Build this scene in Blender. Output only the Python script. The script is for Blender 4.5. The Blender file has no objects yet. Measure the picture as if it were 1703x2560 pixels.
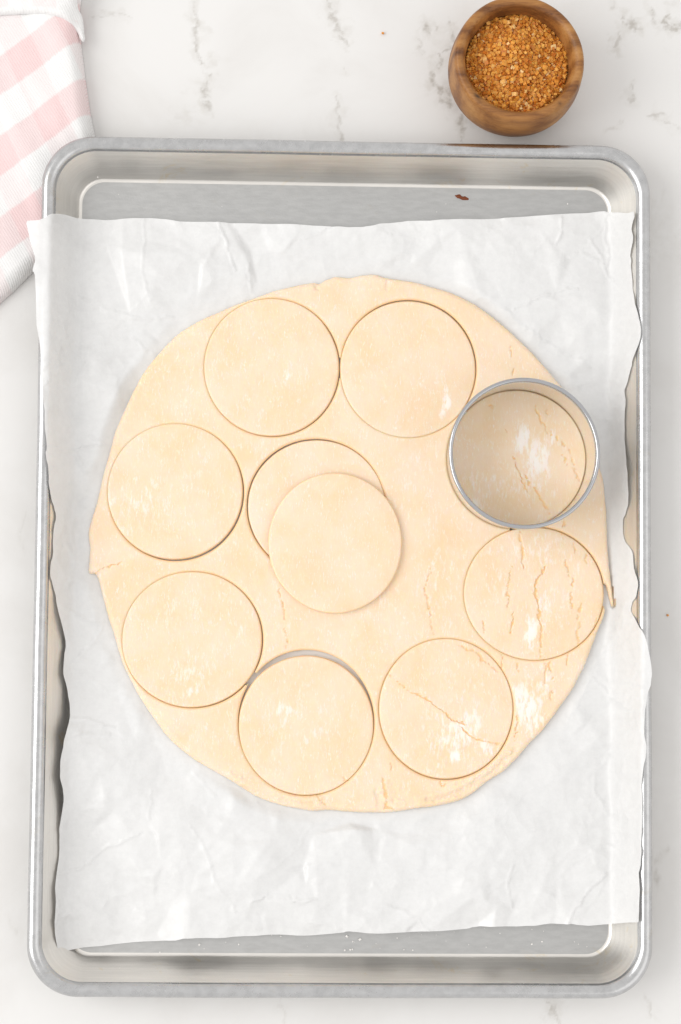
import bpy, bmesh, math, random
import numpy as np
from mathutils import Vector, Euler
from mathutils.geometry import delaunay_2d_cdt

# ------------------------------------------------------------------ camera, light, exposure
MM = 0.001
S = bpy.context.scene
COL = S.collection
CAM_P = np.array([-35.41781, -41.4131, 1016.14776])          # mm
CAM_R = (0.06833, -0.03386, 0.00871)
FOC = 4700.0                                                  # focal length in photo pixels (1703 x 2560)
cam = bpy.data.cameras.new('camera')
cam_o = bpy.data.objects.new('camera', cam)
COL.objects.link(cam_o)
cam_o.location = Vector(CAM_P * MM)
cam_o.rotation_euler = Euler(CAM_R, 'XYZ')
cam.sensor_fit = 'VERTICAL'
cam.sensor_height = 36.0
cam.lens = FOC / 2560.0 * 36.0
cam.clip_start = 0.05
cam.clip_end = 20.0
S.camera = cam_o

W = bpy.data.worlds.new('World')
S.world = W
W.use_nodes = True
bg = W.node_tree.nodes['Background']
bg.inputs[0].default_value = (1.0, 0.985, 0.968, 1)
bg.inputs[1].default_value = 0.93

def area(name, loc, target, sx, sy, power, color):
    l = bpy.data.lights.new(name, 'AREA')
    l.shape = 'RECTANGLE'; l.size = sx; l.size_y = sy
    l.energy = power; l.color = color
    o = bpy.data.objects.new(name, l)
    COL.objects.link(o)
    o.location = loc
    o.rotation_euler = (Vector(target) - Vector(loc)).to_track_quat('-Z', 'Y').to_euler()
    return o
area('window_light', (-1.75, 0.05, 1.50), (0.0, 0.0, 0.0), 1.8, 1.4, 30.0, (1.0, 0.993, 0.98))
area('fill_light', (1.50, -0.70, 1.80), (0.0, 0.0, 0.0), 2.4, 1.6, 6.0, (1.0, 0.98, 0.955))  # unseen fill lamp, added to soften the shadows opposite the window

S.view_settings.view_transform = 'Standard'
S.view_settings.look = 'None'
S.view_settings.exposure = 0.0
S.view_settings.gamma = 1.0
S.view_settings.use_curve_mapping = False
S.render.engine = 'CYCLES'
S.cycles.use_denoising = True
S.cycles.max_bounces = 8
S.cycles.caustics_reflective = True
S.cycles.blur_glossy = 1.0
S.cycles.sample_clamp_indirect = 4.0
S.cycles.caustics_refractive = False

# ------------------------------------------------------------------ helpers
ROT = np.array(Euler(CAM_R, 'XYZ').to_matrix())
def U(p, z=0.0):
    """where a surveyed photo point stands in the room (mm) when it lies at height z"""
    p = np.atleast_2d(np.asarray(p, float))
    d = np.stack([(p[:, 0] - 851.5) / FOC, -(p[:, 1] - 1280.0) / FOC, -np.ones(len(p))], 1) @ ROT.T
    t = (np.asarray(z, float) - CAM_P[2]) / d[:, 2]
    return CAM_P[:2] + d[:, :2] * t[:, None]
K = 1703.0 / 1568.0
def D(p, z=0.0):
    return U(np.atleast_2d(np.asarray(p, float)) * K, z)
def Z(p, ox, oy, s):
    p = np.atleast_2d(np.asarray(p, float))
    return p / s + np.array([ox, oy])

def h2(ix, iy, seed):
    n = (ix.astype(np.int64) * 374761393 + iy.astype(np.int64) * 668265263 + seed * 1442695041) & 0xffffffff
    n = ((n ^ (n >> 13)) * 1274126177) & 0xffffffff
    n = ((n ^ (n >> 16)) * 2246822519) & 0xffffffff
    return ((n ^ (n >> 15)) & 0xffffff) / float(0xffffff) * 2 - 1
def vn(x, y, seed=0):
    ix = np.floor(x); iy = np.floor(y)
    fx = x - ix; fy = y - iy
    fx = fx * fx * fx * (fx * (fx * 6 - 15) + 10); fy = fy * fy * fy * (fy * (fy * 6 - 15) + 10)
    a = h2(ix, iy, seed); b = h2(ix + 1, iy, seed); c = h2(ix, iy + 1, seed); d = h2(ix + 1, iy + 1, seed)
    return (a * (1 - fx) + b * fx) * (1 - fy) + (c * (1 - fx) + d * fx) * fy
def fbm(x, y, seed=0, n=4):
    s = np.zeros_like(x); a = 1.0; t = 0
    for k in range(n):
        s += a * vn(x, y, seed + k * 17); t += a; a *= 0.5; x = x * 2.03 + 7.1; y = y * 2.03 + 3.7
    return s / t
def sstep(a, b, x):
    t = np.clip((x - a) / (b - a), 0, 1)
    return t * t * (3 - 2 * t)

def seg_dist(X, Y, A, B):
    ax, ay = A; bx, by = B
    dx, dy = bx - ax, by - ay
    t = np.clip(((X - ax) * dx + (Y - ay) * dy) / (dx * dx + dy * dy + 1e-9), 0, 1)
    return np.hypot(X - ax - t * dx, Y - ay - t * dy), t
def poly_sdf(X, Y, P):
    """signed distance, negative inside"""
    X = X.ravel(); Y = Y.ravel()
    dist = np.full(X.shape, 1e9); inside = np.zeros(X.shape, bool)
    n = len(P)
    for i in range(n):
        A, B = P[i], P[(i + 1) % n]
        d, _ = seg_dist(X, Y, A, B)
        np.minimum(dist, d, out=dist)
        if A[1] != B[1]:
            c = ((A[1] > Y) != (B[1] > Y)) & (X < (B[0] - A[0]) * (Y - A[1]) / (B[1] - A[1]) + A[0])
            inside ^= c
    return np.where(inside, -dist, dist)
def smooth_closed(P, sub=4):
    P = np.asarray(P); n = len(P); out = []
    for i in range(n):
        p0, p1, p2, p3 = P[i - 1], P[i], P[(i + 1) % n], P[(i + 2) % n]
        for k in range(sub):
            t = k / sub
            out.append(0.5 * ((2 * p1) + (-p0 + p2) * t + (2 * p0 - 5 * p1 + 4 * p2 - p3) * t * t + (-p0 + 3 * p1 - 3 * p2 + p3) * t ** 3))
    return np.array(out)

def raw_mesh(name, V, quads=None, tris=None, attrs=None, smooth=True):
    V = np.asarray(V, np.float32)
    me = bpy.data.meshes.new(name)
    q = np.zeros((0, 4), np.int32) if quads is None else np.asarray(quads, np.int32).reshape(-1, 4)
    t = np.zeros((0, 3), np.int32) if tris is None else np.asarray(tris, np.int32).reshape(-1, 3)
    me.vertices.add(len(V)); me.vertices.foreach_set('co', V.ravel())
    nl = q.size + t.size
    me.loops.add(nl); me.loops.foreach_set('vertex_index', np.concatenate([q.ravel(), t.ravel()]))
    me.polygons.add(len(q) + len(t))
    st = np.concatenate([np.arange(len(q)) * 4, q.size + np.arange(len(t)) * 3]).astype(np.int32)
    me.polygons.foreach_set('loop_start', st)
    me.polygons.foreach_set('use_smooth', np.full(len(q) + len(t), smooth))
    for k, v in (attrs or {}).items():
        a = me.attributes.new(k, 'FLOAT', 'POINT'); a.data.foreach_set('value', np.asarray(v, np.float32))
    me.update(calc_edges=True)
    me.validate()
    return me
def put(name, V, quads, mat, parent=None, tris=None, attrs=None, smooth=True, origin=(0, 0, 0)):
    """V in mm, room coordinates; origin in mm"""
    o0 = np.asarray(origin, float)
    if parent is not None:
        o0 = np.array(parent['o_mm'])
    me = raw_mesh(name, (np.asarray(V) - o0) * MM, quads, tris, attrs, smooth)
    me.materials.append(mat)
    o = bpy.data.objects.new(name, me); COL.objects.link(o)
    if parent is not None:
        o.parent = parent
    else:
        o.location = o0 * MM
    return o
def empty(name, loc):
    o = bpy.data.objects.new(name, None); COL.objects.link(o)
    o.location = Vector(loc) * MM; o.empty_display_size = 0.02
    o['o_mm'] = [float(v) for v in loc]
    return o
def tag(o, label=None, cat=None, group=None, kind=None):
    if label: o['label'] = label
    if cat: o['category'] = cat
    if group: o['group'] = group
    if kind: o['kind'] = kind
    return o

def grid_cut(x0, x1, y0, y1, step, sdf):
    """grid clipped to sdf<0, its border moved onto the zero line -> xy, quads, border edges, sdf values"""
    nx = int((x1 - x0) / step) + 1; ny = int((y1 - y0) / step) + 1
    gx, gy = np.meshgrid(x0 + np.arange(nx) * step, y0 + np.arange(ny) * step)
    s = sdf(gx.ravel(), gy.ravel()).reshape(ny, nx)
    c = (s[:-1, :-1] + s[1:, :-1] + s[:-1, 1:] + s[1:, 1:]) / 4
    keep = c < 0
    j, i = np.nonzero(keep)
    v = lambda jj, ii: jj * nx + ii
    q = np.stack([v(j, i), v(j, i + 1), v(j + 1, i + 1), v(j + 1, i)], 1)
    e = np.concatenate([q[:, [0, 1]], q[:, [1, 2]], q[:, [2, 3]], q[:, [3, 0]]])
    key = np.sort(e, 1)
    k1 = key[:, 0].astype(np.int64) * (nx * ny) + key[:, 1]
    _, idx, cnt = np.unique(k1, return_index=True, return_counts=True)
    be = e[idx[cnt == 1]]
    X = gx.ravel().copy(); Y = gy.ravel().copy()
    b = np.unique(be)
    h = 0.05
    for it in range(4):
        s0 = sdf(X[b], Y[b]); gxx = (sdf(X[b] + h, Y[b]) - s0) / h; gyy = (sdf(X[b], Y[b] + h) - s0) / h
        n2 = np.maximum(gxx ** 2 + gyy ** 2, 0.2)
        X[b] -= s0 * gxx / n2 * 0.9; Y[b] -= s0 * gyy / n2 * 0.9
    used = np.unique(q); m = np.full(nx * ny, -1); m[used] = np.arange(len(used))
    X = X[used]; Y = Y[used]
    S_ = s.ravel()[used].copy(); bb = m[b]; S_[bb] = 0.0
    return X, Y, m[q], m[be], S_

# ------------------------------------------------------------------ materials
def mat(name):
    m = bpy.data.materials.new(name); m.use_nodes = True
    nt = m.node_tree
    return m, nt, nt.nodes['Principled BSDF']
class N:
    def __init__(s, nt): s.nt = nt
    def new(s, t, **kw):
        n = s.nt.nodes.new(t)
        for k, v in kw.items(): setattr(n, k, v)
        return n
    def link(s, a, b): s.nt.links.new(a, b)
    def val(s, x, sock):
        if hasattr(x, 'links'): s.link(x, sock)
        else: sock.default_value = x
    def math(s, op, a, b=0.0, clamp=False):
        n = s.new('ShaderNodeMath', operation=op, use_clamp=clamp)
        s.val(a, n.inputs[0]); s.val(b, n.inputs[1]); return n.outputs[0]
    def mix(s, f, a, b):
        n = s.new('ShaderNodeMix', data_type='RGBA')
        s.val(f, n.inputs[0])
        for x, k in ((a, 6), (b, 7)):
            if hasattr(x, 'links'): s.link(x, n.inputs[k])
            else: n.inputs[k].default_value = (*x, 1)
        return n.outputs[2]
    def coord(s, scale=(1, 1, 1), rot=(0, 0, 0), loc=(0, 0, 0)):
        c = s.new('ShaderNodeTexCoord'); m = s.new('ShaderNodeMapping')
        m.inputs['Scale'].default_value = scale; m.inputs['Rotation'].default_value = rot; m.inputs['Location'].default_value = loc
        s.link(c.outputs['Object'], m.inputs[0]); return m.outputs[0]
    def noise(s, vec, scale, detail=3, rough=0.55, dist=0.0):
        n = s.new('ShaderNodeTexNoise'); n.inputs['Scale'].default_value = scale; n.inputs['Detail'].default_value = detail
        n.inputs['Roughness'].default_value = rough; n.inputs['Distortion'].default_value = dist
        s.link(vec, n.inputs['Vector']); return n.outputs['Fac']
    def step(s, x, a, b, lo=0.0, hi=1.0):
        n = s.new('ShaderNodeMapRange', interpolation_type='SMOOTHSTEP')
        s.val(x, n.inputs[0]); s.val(a, n.inputs[1]); s.val(b, n.inputs[2]); n.inputs[3].default_value = lo; n.inputs[4].default_value = hi
        return n.outputs[0]
    def attr(s, name):
        n = s.new('ShaderNodeAttribute', attribute_name=name); return n.outputs['Fac']
    def ramp(s, f, stops):
        n = s.new('ShaderNodeValToRGB'); e = n.color_ramp.elements
        while len(e) < len(stops): e.new(0.5)
        for k, (p, c) in enumerate(stops): e[k].position = p; e[k].color = (*c, 1)
        s.link(f, n.inputs[0]); return n.outputs[0]
    def bump(s, h, strength, dist, bsdf):
        n = s.new('ShaderNodeBump'); n.inputs['Strength'].default_value = strength; n.inputs['Distance'].default_value = dist
        s.link(h, n.inputs['Height']); s.link(n.outputs[0], bsdf.inputs['Normal']); return n

def make_marble():
    m, nt, b = mat('marble'); n = N(nt)
    v = n.coord()
    cloud = n.noise(v, 14, 5, 0.6, 0.6)
    base = n.mix(n.step(cloud, 0.42, 0.75), (0.725, 0.717, 0.706), (0.682, 0.67, 0.655))
    vein = n.attr('vein'); halo = n.attr('halo')
    brk = n.noise(v, 230, 4, 0.6)
    f = n.math('MULTIPLY', n.math('MULTIPLY', vein, 0.88), n.step(brk, 0.32, 0.62), True)
    c1 = n.mix(n.math('MULTIPLY', halo, n.step(n.noise(v, 150, 4, 0.6), 0.3, 0.7), True), base, (0.50, 0.475, 0.43))
    c2 = n.mix(f, c1, (0.42, 0.395, 0.36))
    n.link(c2, b.inputs['Base Color'])
    b.inputs['Roughness'].default_value = 0.33
    b.inputs['Specular IOR Level'].default_value = 0.35
    return m
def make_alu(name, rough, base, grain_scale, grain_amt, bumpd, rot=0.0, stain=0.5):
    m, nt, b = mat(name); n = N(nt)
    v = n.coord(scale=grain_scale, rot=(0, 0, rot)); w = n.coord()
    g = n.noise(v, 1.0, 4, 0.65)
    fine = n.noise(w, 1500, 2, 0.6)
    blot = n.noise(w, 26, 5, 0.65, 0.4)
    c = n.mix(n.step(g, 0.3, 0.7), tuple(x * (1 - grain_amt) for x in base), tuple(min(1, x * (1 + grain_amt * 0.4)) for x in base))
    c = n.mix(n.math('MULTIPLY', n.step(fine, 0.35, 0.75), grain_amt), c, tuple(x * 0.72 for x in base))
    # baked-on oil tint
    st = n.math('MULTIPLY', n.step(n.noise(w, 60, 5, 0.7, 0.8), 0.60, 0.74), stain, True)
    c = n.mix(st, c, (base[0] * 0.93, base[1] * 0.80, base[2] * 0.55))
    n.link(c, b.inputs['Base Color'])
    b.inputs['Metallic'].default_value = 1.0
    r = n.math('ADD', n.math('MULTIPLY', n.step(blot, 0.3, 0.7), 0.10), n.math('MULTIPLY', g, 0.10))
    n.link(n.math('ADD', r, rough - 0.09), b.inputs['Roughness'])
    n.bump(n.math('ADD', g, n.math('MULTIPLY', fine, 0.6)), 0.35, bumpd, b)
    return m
def make_paper():
    m, nt, b = mat('parchment_paper'); n = N(nt)
    w = n.coord()
    mott = n.noise(w, 260, 4, 0.65)
    c = n.mix(n.step(mott, 0.3, 0.75), (0.81, 0.81, 0.808), (0.77, 0.77, 0.768))
    n.link(c, b.inputs['Base Color'])
    b.inputs['Roughness'].default_value = 0.40
    b.inputs['Specular IOR Level'].default_value = 0.5
    # crinkles too fine for the mesh: flat facets that meet in sharp creases
    wob = n.new('ShaderNodeVectorMath', operation='ADD')
    nz = n.new('ShaderNodeTexNoise'); nz.inputs['Scale'].default_value = 28; nz.inputs['Detail'].default_value = 3
    n.link(w, nz.inputs['Vector'])
    sc = n.new('ShaderNodeVectorMath', operation='SCALE'); sc.inputs['Scale'].default_value = 0.022
    n.link(nz.outputs['Color'], sc.inputs[0]); n.link(w, wob.inputs[0]); n.link(sc.outputs[0], wob.inputs[1])
    def cone(scale):
        v = n.new('ShaderNodeTexVoronoi', feature='F1'); v.inputs['Scale'].default_value = scale
        n.link(wob.outputs[0], v.inputs['Vector']); return v.outputs['Distance']
    patch = n.step(n.noise(w, 17, 2, 0.5), 0.38, 0.66, 0.25, 1.0)
    cr_h = n.math('MULTIPLY', n.math('ADD', cone(48), n.math('MULTIPLY', cone(120), 0.38)), patch)
    n.bump(n.math('ADD', cr_h, n.math('MULTIPLY', n.noise(w, 900, 3, 0.6), 0.03)), 0.62, 0.0030, b)
    tr = n.new('ShaderNodeBsdfTranslucent'); n.link(c, tr.inputs[0])
    tp = n.new('ShaderNodeBsdfTransparent')
    mx = n.new('ShaderNodeMixShader'); mx.inputs[0].default_value = 0.10
    n.link(b.outputs[0], mx.inputs[1]); n.link(tr.outputs[0], mx.inputs[2])
    m2 = n.new('ShaderNodeMixShader'); m2.inputs[0].default_value = 0.035
    n.link(mx.outputs[0], m2.inputs[1]); n.link(tp.outputs[0], m2.inputs[2])
    n.link(m2.outputs[0], nt.nodes['Material Output'].inputs['Surface'])
    return m
def make_dough(name, rot, base=(0.835, 0.678, 0.510), dry=0.0):
    m, nt, b = mat(name); n = N(nt)
    w = n.coord(rot=(0, 0, rot)); st = n.coord(scale=(1, 0.28, 1), rot=(0, 0, rot))
    big = n.noise(w, 38, 4, 0.6, 0.5)
    c = n.mix(n.step(big, 0.3, 0.72), (base[0], base[1] * 1.01, base[2] * 1.04), (base[0] * 0.98, base[1] * 0.93, base[2] * 0.82))
    fine = n.noise(st, 750, 4, 0.7)
    c = n.mix(n.math('MULTIPLY', n.step(fine, 0.45, 0.75), 0.30), c, (0.85, 0.725, 0.58))
    fl = n.attr('flour')
    sp = n.noise(st, 520, 5, 0.72)
    clump = n.noise(w, 170, 3, 0.6)
    x = n.math('ADD', sp, n.math('MULTIPLY', n.math('SUBTRACT', clump, 0.5), 0.35))
    a = n.math('SUBTRACT', 0.61, n.math('MULTIPLY', fl, 0.31))
    msk = n.step(x, a, n.math('ADD', a, 0.20))
    msk = n.math('MULTIPLY', msk, n.math('ADD', 0.45, n.math('MULTIPLY', fl, 0.5)), True)
    dust = n.math('MULTIPLY', n.step(n.noise(st, 1250, 3, 0.7), 0.54, 0.66), n.step(clump, 0.38, 0.62, 0.15, 0.62))
    msk = n.math('MAXIMUM', msk, dust)
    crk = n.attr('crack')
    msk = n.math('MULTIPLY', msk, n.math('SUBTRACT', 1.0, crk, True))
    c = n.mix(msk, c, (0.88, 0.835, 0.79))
    c = n.mix(n.math('MULTIPLY', crk, 0.95, True), c, (0.86, 0.58, 0.31))     # unfloured dough inside the tears, warm glow of bounced light painted in
    n.link(c, b.inputs['Base Color'])
    b.inputs['Roughness'].default_value = 0.62
    b.inputs['Specular IOR Level'].default_value = 0.28
    b.inputs['Subsurface Weight'].default_value = 0.55
    b.inputs['Subsurface Radius'].default_value = (1.0, 0.5, 0.2)
    b.inputs['Subsurface Scale'].default_value = 0.0022
    n.bump(n.math('ADD', n.math('MULTIPLY', sp, 0.7), n.math('MULTIPLY', msk, 0.5)), 0.35, 0.0005, b)
    return m
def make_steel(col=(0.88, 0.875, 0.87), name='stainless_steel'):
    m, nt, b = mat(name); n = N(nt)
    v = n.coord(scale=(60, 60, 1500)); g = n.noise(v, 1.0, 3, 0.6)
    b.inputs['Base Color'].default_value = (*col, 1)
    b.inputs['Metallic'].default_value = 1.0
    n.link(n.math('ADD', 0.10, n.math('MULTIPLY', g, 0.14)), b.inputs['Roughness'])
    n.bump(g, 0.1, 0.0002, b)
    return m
def make_wood():
    m, nt, b = mat('acacia_wood'); n = N(nt)
    v = n.coord(scale=(0.22, 1.0, 1.0), rot=(0.25, 0.15, 0.12))
    warp = n.noise(v, 60, 3, 0.5)
    wv = n.new('ShaderNodeTexWave', wave_type='BANDS', bands_direction='Y')
    wv.inputs['Scale'].default_value = 26; wv.inputs['Distortion'].default_value = 7; wv.inputs['Detail'].default_value = 4
    wv.inputs['Detail Scale'].default_value = 1.3; wv.inputs['Detail Roughness'].default_value = 0.62
    n.link(v, wv.inputs['Vector'])
    fib = n.noise(n.coord(scale=(0.10, 1, 1), rot=(0.25, 0.15, 0.12)), 900, 4, 0.7)
    f = n.math('ADD', n.math('MULTIPLY', wv.outputs['Fac'], 0.22), n.math('ADD', n.math('MULTIPLY', warp, 0.50), n.math('MULTIPLY', fib, 0.46)))
    c = n.ramp(f, [(0.34, (0.085, 0.028, 0.008)), (0.50, (0.21, 0.082, 0.021)), (0.66, (0.34, 0.150, 0.040)), (0.92, (0.50, 0.265, 0.088))])
    c = n.mix(n.math('MULTIPLY', n.attr('knot'), 0.92, True), c, (0.025, 0.010, 0.006))
    n.link(c, b.inputs['Base Color'])
    b.inputs['Roughness'].default_value = 0.46
    b.inputs['Specular IOR Level'].default_value = 0.4
    n.bump(n.math('ADD', fib, n.math('MULTIPLY', n.noise(n.coord(), 500, 3), 0.5)), 0.25, 0.0005, b)
    return m
def make_sugar():
    m, nt, b = mat('raw_sugar'); n = N(nt)
    t = n.attr('tint')
    c = n.ramp(t, [(0.0, (0.52, 0.155, 0.022)), (0.45, (0.77, 0.30, 0.048)), (0.8, (0.88, 0.42, 0.095)), (1.0, (0.93, 0.58, 0.27))])
    n.link(c, b.inputs['Base Color'])
    b.inputs['Roughness'].default_value = 0.42
    b.inputs['Specular IOR Level'].default_value = 0.3
    b.inputs['Subsurface Weight'].default_value = 0.35
    b.inputs['Subsurface Radius'].default_value = (1.0, 0.5, 0.2)
    b.inputs['Subsurface Scale'].default_value = 0.005
    n.bump(n.noise(n.coord(), 1800, 3), 0.4, 0.0004, b)
    return m
def make_cloth():
    m, nt, b = mat('gingham_cloth'); n = N(nt)
    gu = n.attr('gu'); gv = n.attr('gv'); hem = n.attr('hem')
    fray = n.math('MULTIPLY', n.math('SUBTRACT', n.noise(n.coord(), 500, 3), 0.5), 0.05)
    def stripe(a):
        fr = n.math('FRACT', n.math('ADD', a, fray))
        return n.math('MULTIPLY', n.step(fr, 0.0, 0.05), n.step(fr, 0.5, 0.55, 1.0, 0.0))
    r = stripe(gu); c = stripe(gv)
    # twill ribs follow the cloth
    tw = n.new('ShaderNodeTexWave', wave_type='BANDS', bands_direction='X')
    tw.inputs['Scale'].default_value = 410; tw.inputs['Distortion'].default_value = 1.2; tw.inputs['Detail'].default_value = 2
    tw.inputs['Detail Scale'].default_value = 3.0
    n.link(n.coord(rot=(0, 0, math.radians(16))), tw.inputs['Vector'])
    rib = tw.outputs['Fac']
    amt = n.math('ADD', n.math('MULTIPLY', r, 0.42), n.math('MULTIPLY', c, 0.16))
    amt = n.math('MULTIPLY', amt, n.math('ADD', 0.72, n.math('MULTIPLY', rib, 0.42)), True)
    amt = n.math('MULTIPLY', amt, n.math('SUBTRACT', 1.0, hem, True), True)
    col = n.mix(amt, (0.84, 0.835, 0.83), (0.80, 0.44, 0.44))
    n.link(col, b.inputs['Base Color'])
    b.inputs['Roughness'].default_value = 0.95
    b.inputs['Specular IOR Level'].default_value = 0.1
    b.inputs['Sheen Weight'].default_value = 0.25
    n.bump(n.math('ADD', rib, n.math('MULTIPLY', n.noise(n.coord(), 1300, 3), 0.8)), 0.45, 0.0005, b)
    return m
def plain(name, col, rough=0.8, spec=0.3):
    m, nt, b = mat(name); n = N(nt)
    f = n.noise(n.coord(), 900, 4, 0.65)
    n.link(n.mix(f, tuple(x * 0.75 for x in col), tuple(min(1, x * 1.15) for x in col)), b.inputs['Base Color'])
    b.inputs['Roughness'].default_value = rough; b.inputs['Specular IOR Level'].default_value = spec
    return m

M_marble = make_marble()
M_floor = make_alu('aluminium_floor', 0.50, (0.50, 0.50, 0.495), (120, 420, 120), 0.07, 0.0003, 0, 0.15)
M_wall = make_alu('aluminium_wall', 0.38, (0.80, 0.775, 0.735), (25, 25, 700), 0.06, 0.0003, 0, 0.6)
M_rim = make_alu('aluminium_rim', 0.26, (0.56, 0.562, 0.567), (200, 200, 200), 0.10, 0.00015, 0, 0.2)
M_paper = make_paper()
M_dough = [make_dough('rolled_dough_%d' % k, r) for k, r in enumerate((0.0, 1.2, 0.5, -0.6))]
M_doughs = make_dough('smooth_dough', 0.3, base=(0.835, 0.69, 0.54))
M_steel = make_steel()
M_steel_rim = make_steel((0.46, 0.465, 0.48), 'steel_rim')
M_wood = make_wood()
M_sugar = make_sugar()
M_cloth = make_cloth()
M_burnt = plain('burnt_residue', (0.17, 0.045, 0.015), 0.6)
M_tan = plain('tan_residue', (0.50, 0.28, 0.13), 0.7)
M_flour = plain('flour', (0.85, 0.83, 0.80), 0.95, 0.1)

# ------------------------------------------------------------------ countertop
def polyline_field(X, Y, lines, warp=0.0, wscale=3.0, seed=5, power=1.0):
    """max over lines of a soft line profile; each line = (pts mm, half width mm, strength)"""
    wx = X + warp * fbm(X / wscale, Y / wscale, seed, 3); wy = Y + warp * fbm(X / wscale + 31, Y / wscale, seed + 3, 3)
    F = np.zeros_like(X)
    for pts, hw, st in lines:
        pts = np.asarray(pts)
        pad = hw * 3 + warp
        msk = (X > pts[:, 0].min() - pad) & (X < pts[:, 0].max() + pad) & (Y > pts[:, 1].min() - pad) & (Y < pts[:, 1].max() + pad)
        ii = np.nonzero(msk)[0]
        if not len(ii): continue
        best = np.full(len(ii), 1e9); tt = np.zeros(len(ii))
        n = len(pts) - 1
        for k in range(n):
            d, t = seg_dist(wx[ii], wy[ii], pts[k], pts[k + 1])
            u = d < best; best[u] = d[u]; tt[u] = (k + t[u]) / n
        w = hw * (0.55 + 0.45 * np.sin(np.pi * np.clip(tt, 0.02, 0.98))) * (1 + 0.70 * vn(wx[ii] / 2.0, wy[ii] / 2.0, seed + 9))
        F[ii] = np.maximum(F[ii], st * np.clip(1 - (best / w) ** 2, 0, 1) ** power)
    return F

def build_counter():
    xs = np.concatenate([[-900, -600, -400, -300], np.arange(-225, 210, 0.8), [300, 400, 600, 900]])
    ys = np.concatenate([[-1000, -700, -450, -330], np.arange(-300, -232, 1.0), np.arange(-230, 228, 3.0), np.arange(230, 325, 0.8), [350, 450, 700, 1000]])
    X, Y = np.meshgrid(xs, ys); sh = X.shape; X = X.ravel(); Y = Y.ravel()
    def ln(pts, hw, st): return (U(pts), hw, st)
    veins = [
        ln([(490, 0), (486, 20), (484, 38), (491, 51), (487, 81), (490, 119), (493, 133), (509, 163)], 0.9, 0.75),
        ln([(525, 184), (521, 206), (506, 228), (509, 247), (522, 268)], 1.4, 0.85),
        ln([(820, 0), (829, 16), (830, 46), (847, 70), (866, 98), (869, 110)], 1.3, 0.8),
        ln([(861, 168), (864, 190)], 0.7, 0.4), ln([(837, 244), (847, 276), (853, 314), (857, 352)], 0.9, 0.65),
        ln([(1062, 60), (1066, 74), (1070, 87)], 1.3, 0.95), ln([(1043, 98), (1048, 122), (1059, 140)], 0.9, 0.5),
        ln([(1097, 130), (1097, 157), (1078, 195), (1081, 211), (1102, 222), (1108, 249), (1129, 265)], 1.3, 1.0),
        ln([(1124, 54), (1129, 98), (1122, 120), (1097, 130)], 1.2, 0.8), ln([(1160, 283), (1152, 308), (1157, 329), (1150, 356)], 1.2, 1.0),
        ln([(1102, 222), (1118, 233), (1129, 262)], 2.4, 0.9), ln([(1098, 72), (1097, 84)], 1.0, 0.6),
        ln([(1541, 0), (1529, 25)], 0.9, 0.5), ln([(1556, 46), (1572, 58), (1587, 67), (1596, 79)], 1.5, 0.9),
        ln([(1556, 54), (1552, 87), (1546, 108), (1530, 122)], 1.0, 0.65), ln([(1625, 25), (1630, 40), (1634, 54)], 1.3, 0.7),
        ln([(1672, 34), (1664, 54), (1683, 73), (1703, 67), (1730, 60)], 1.6, 1.0), ln([(1579, 215), (1580, 232), (1573, 262)], 1.2, 0.6),
        ln([(1618, 288), (1640, 289), (1650, 285), (1668, 290)], 1.1, 0.65), ln([(1658, 306), (1680, 313), (1705, 325)], 0.8, 0.45),
        ln([(1560, 300), (1545, 318), (1515, 328)], 0.7, 0.35),
        ln([(1371, 2500), (1380, 2520), (1386, 2537), (1396, 2565)], 1.3, 0.75), ln([(1614, 2495), (1622, 2515), (1628, 2540)], 0.9, 0.4),
        ln([(230, 40), (280, 36), (330, 44)], 0.9, 0.45), ln([(1644, 2150), (1655, 2135), (1668, 2122)], 1.2, 0.4), ln([(1640, 2190), (1642, 2215)], 1.6, 0.5),
        ln([(60, 1290), (50, 1340), (70, 1400)], 0.8, 0.25), ln([(20, 2290), (45, 2330)], 1.2, 0.2), ln([(700, 2510), (715, 2560)], 0.8, 0.25)]
    halos = [(p, w * 5.5, s * 0.42) for p, w, s in veins]
    halos += [ln([(484, 36), (486, 42)], 5, .6), ln([(1124, 50), (1125, 58)], 5, .7), ln([(1535, 100), (1540, 125)], 9, .5), ln([(530, 155), (560, 150)], 6, .35), ln([(455, 285), (490, 300)], 10, .3), ln([(1578, 222), (1580, 230)], 5, .4), ln([(500, 80), (515, 90)], 6, .25), ln([(1115, 230), (1122, 255)], 5, .6), ln([(1480, 440), (1680, 620)], 25, .2)]
    vein = polyline_field(X, Y, [(p, w * 1.7, s_) for p, w, s_ in veins], 2.6, 5.0, power=1.6)
    halo = polyline_field(X, Y, halos, 5.0, 7.0, 12, power=1.5)
    ny, nx = sh
    j, i = np.meshgrid(np.arange(ny - 1), np.arange(nx - 1), indexing='ij'); j = j.ravel(); i = i.ravel()
    q = np.stack([j * nx + i, j * nx + i + 1, (j + 1) * nx + i + 1, (j + 1) * nx + i], 1)
    V = np.stack([X, Y, np.zeros_like(X)], 1)
    # edge skirt so the slab has thickness
    c = [0, nx - 1, ny * nx - 1, (ny - 1) * nx]
    base = len(V)
    low = V[c] - np.array([0, 0, 30.0])
    V = np.concatenate([V, low])
    border = [list(range(0, nx)), [k * nx + nx - 1 for k in range(ny)], list(range(ny * nx - 1, (ny - 1) * nx - 1, -1)), [k * nx for k in range(ny - 1, -1, -1)]]
    vv = np.concatenate([vein, np.zeros(4)]); hh = np.concatenate([halo, np.zeros(4)])
    # side faces as fans of tris
    tr = []
    for s, row in enumerate(border):
        a = base + s; b_ = base + (s + 1) % 4
        for k in range(len(row) - 1): tr.append((row[k], a, row[k + 1]))
        tr.append((row[-1], a, b_))
    tr.append((base, base + 3, base + 2)); tr.append((base, base + 2, base + 1))
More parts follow.
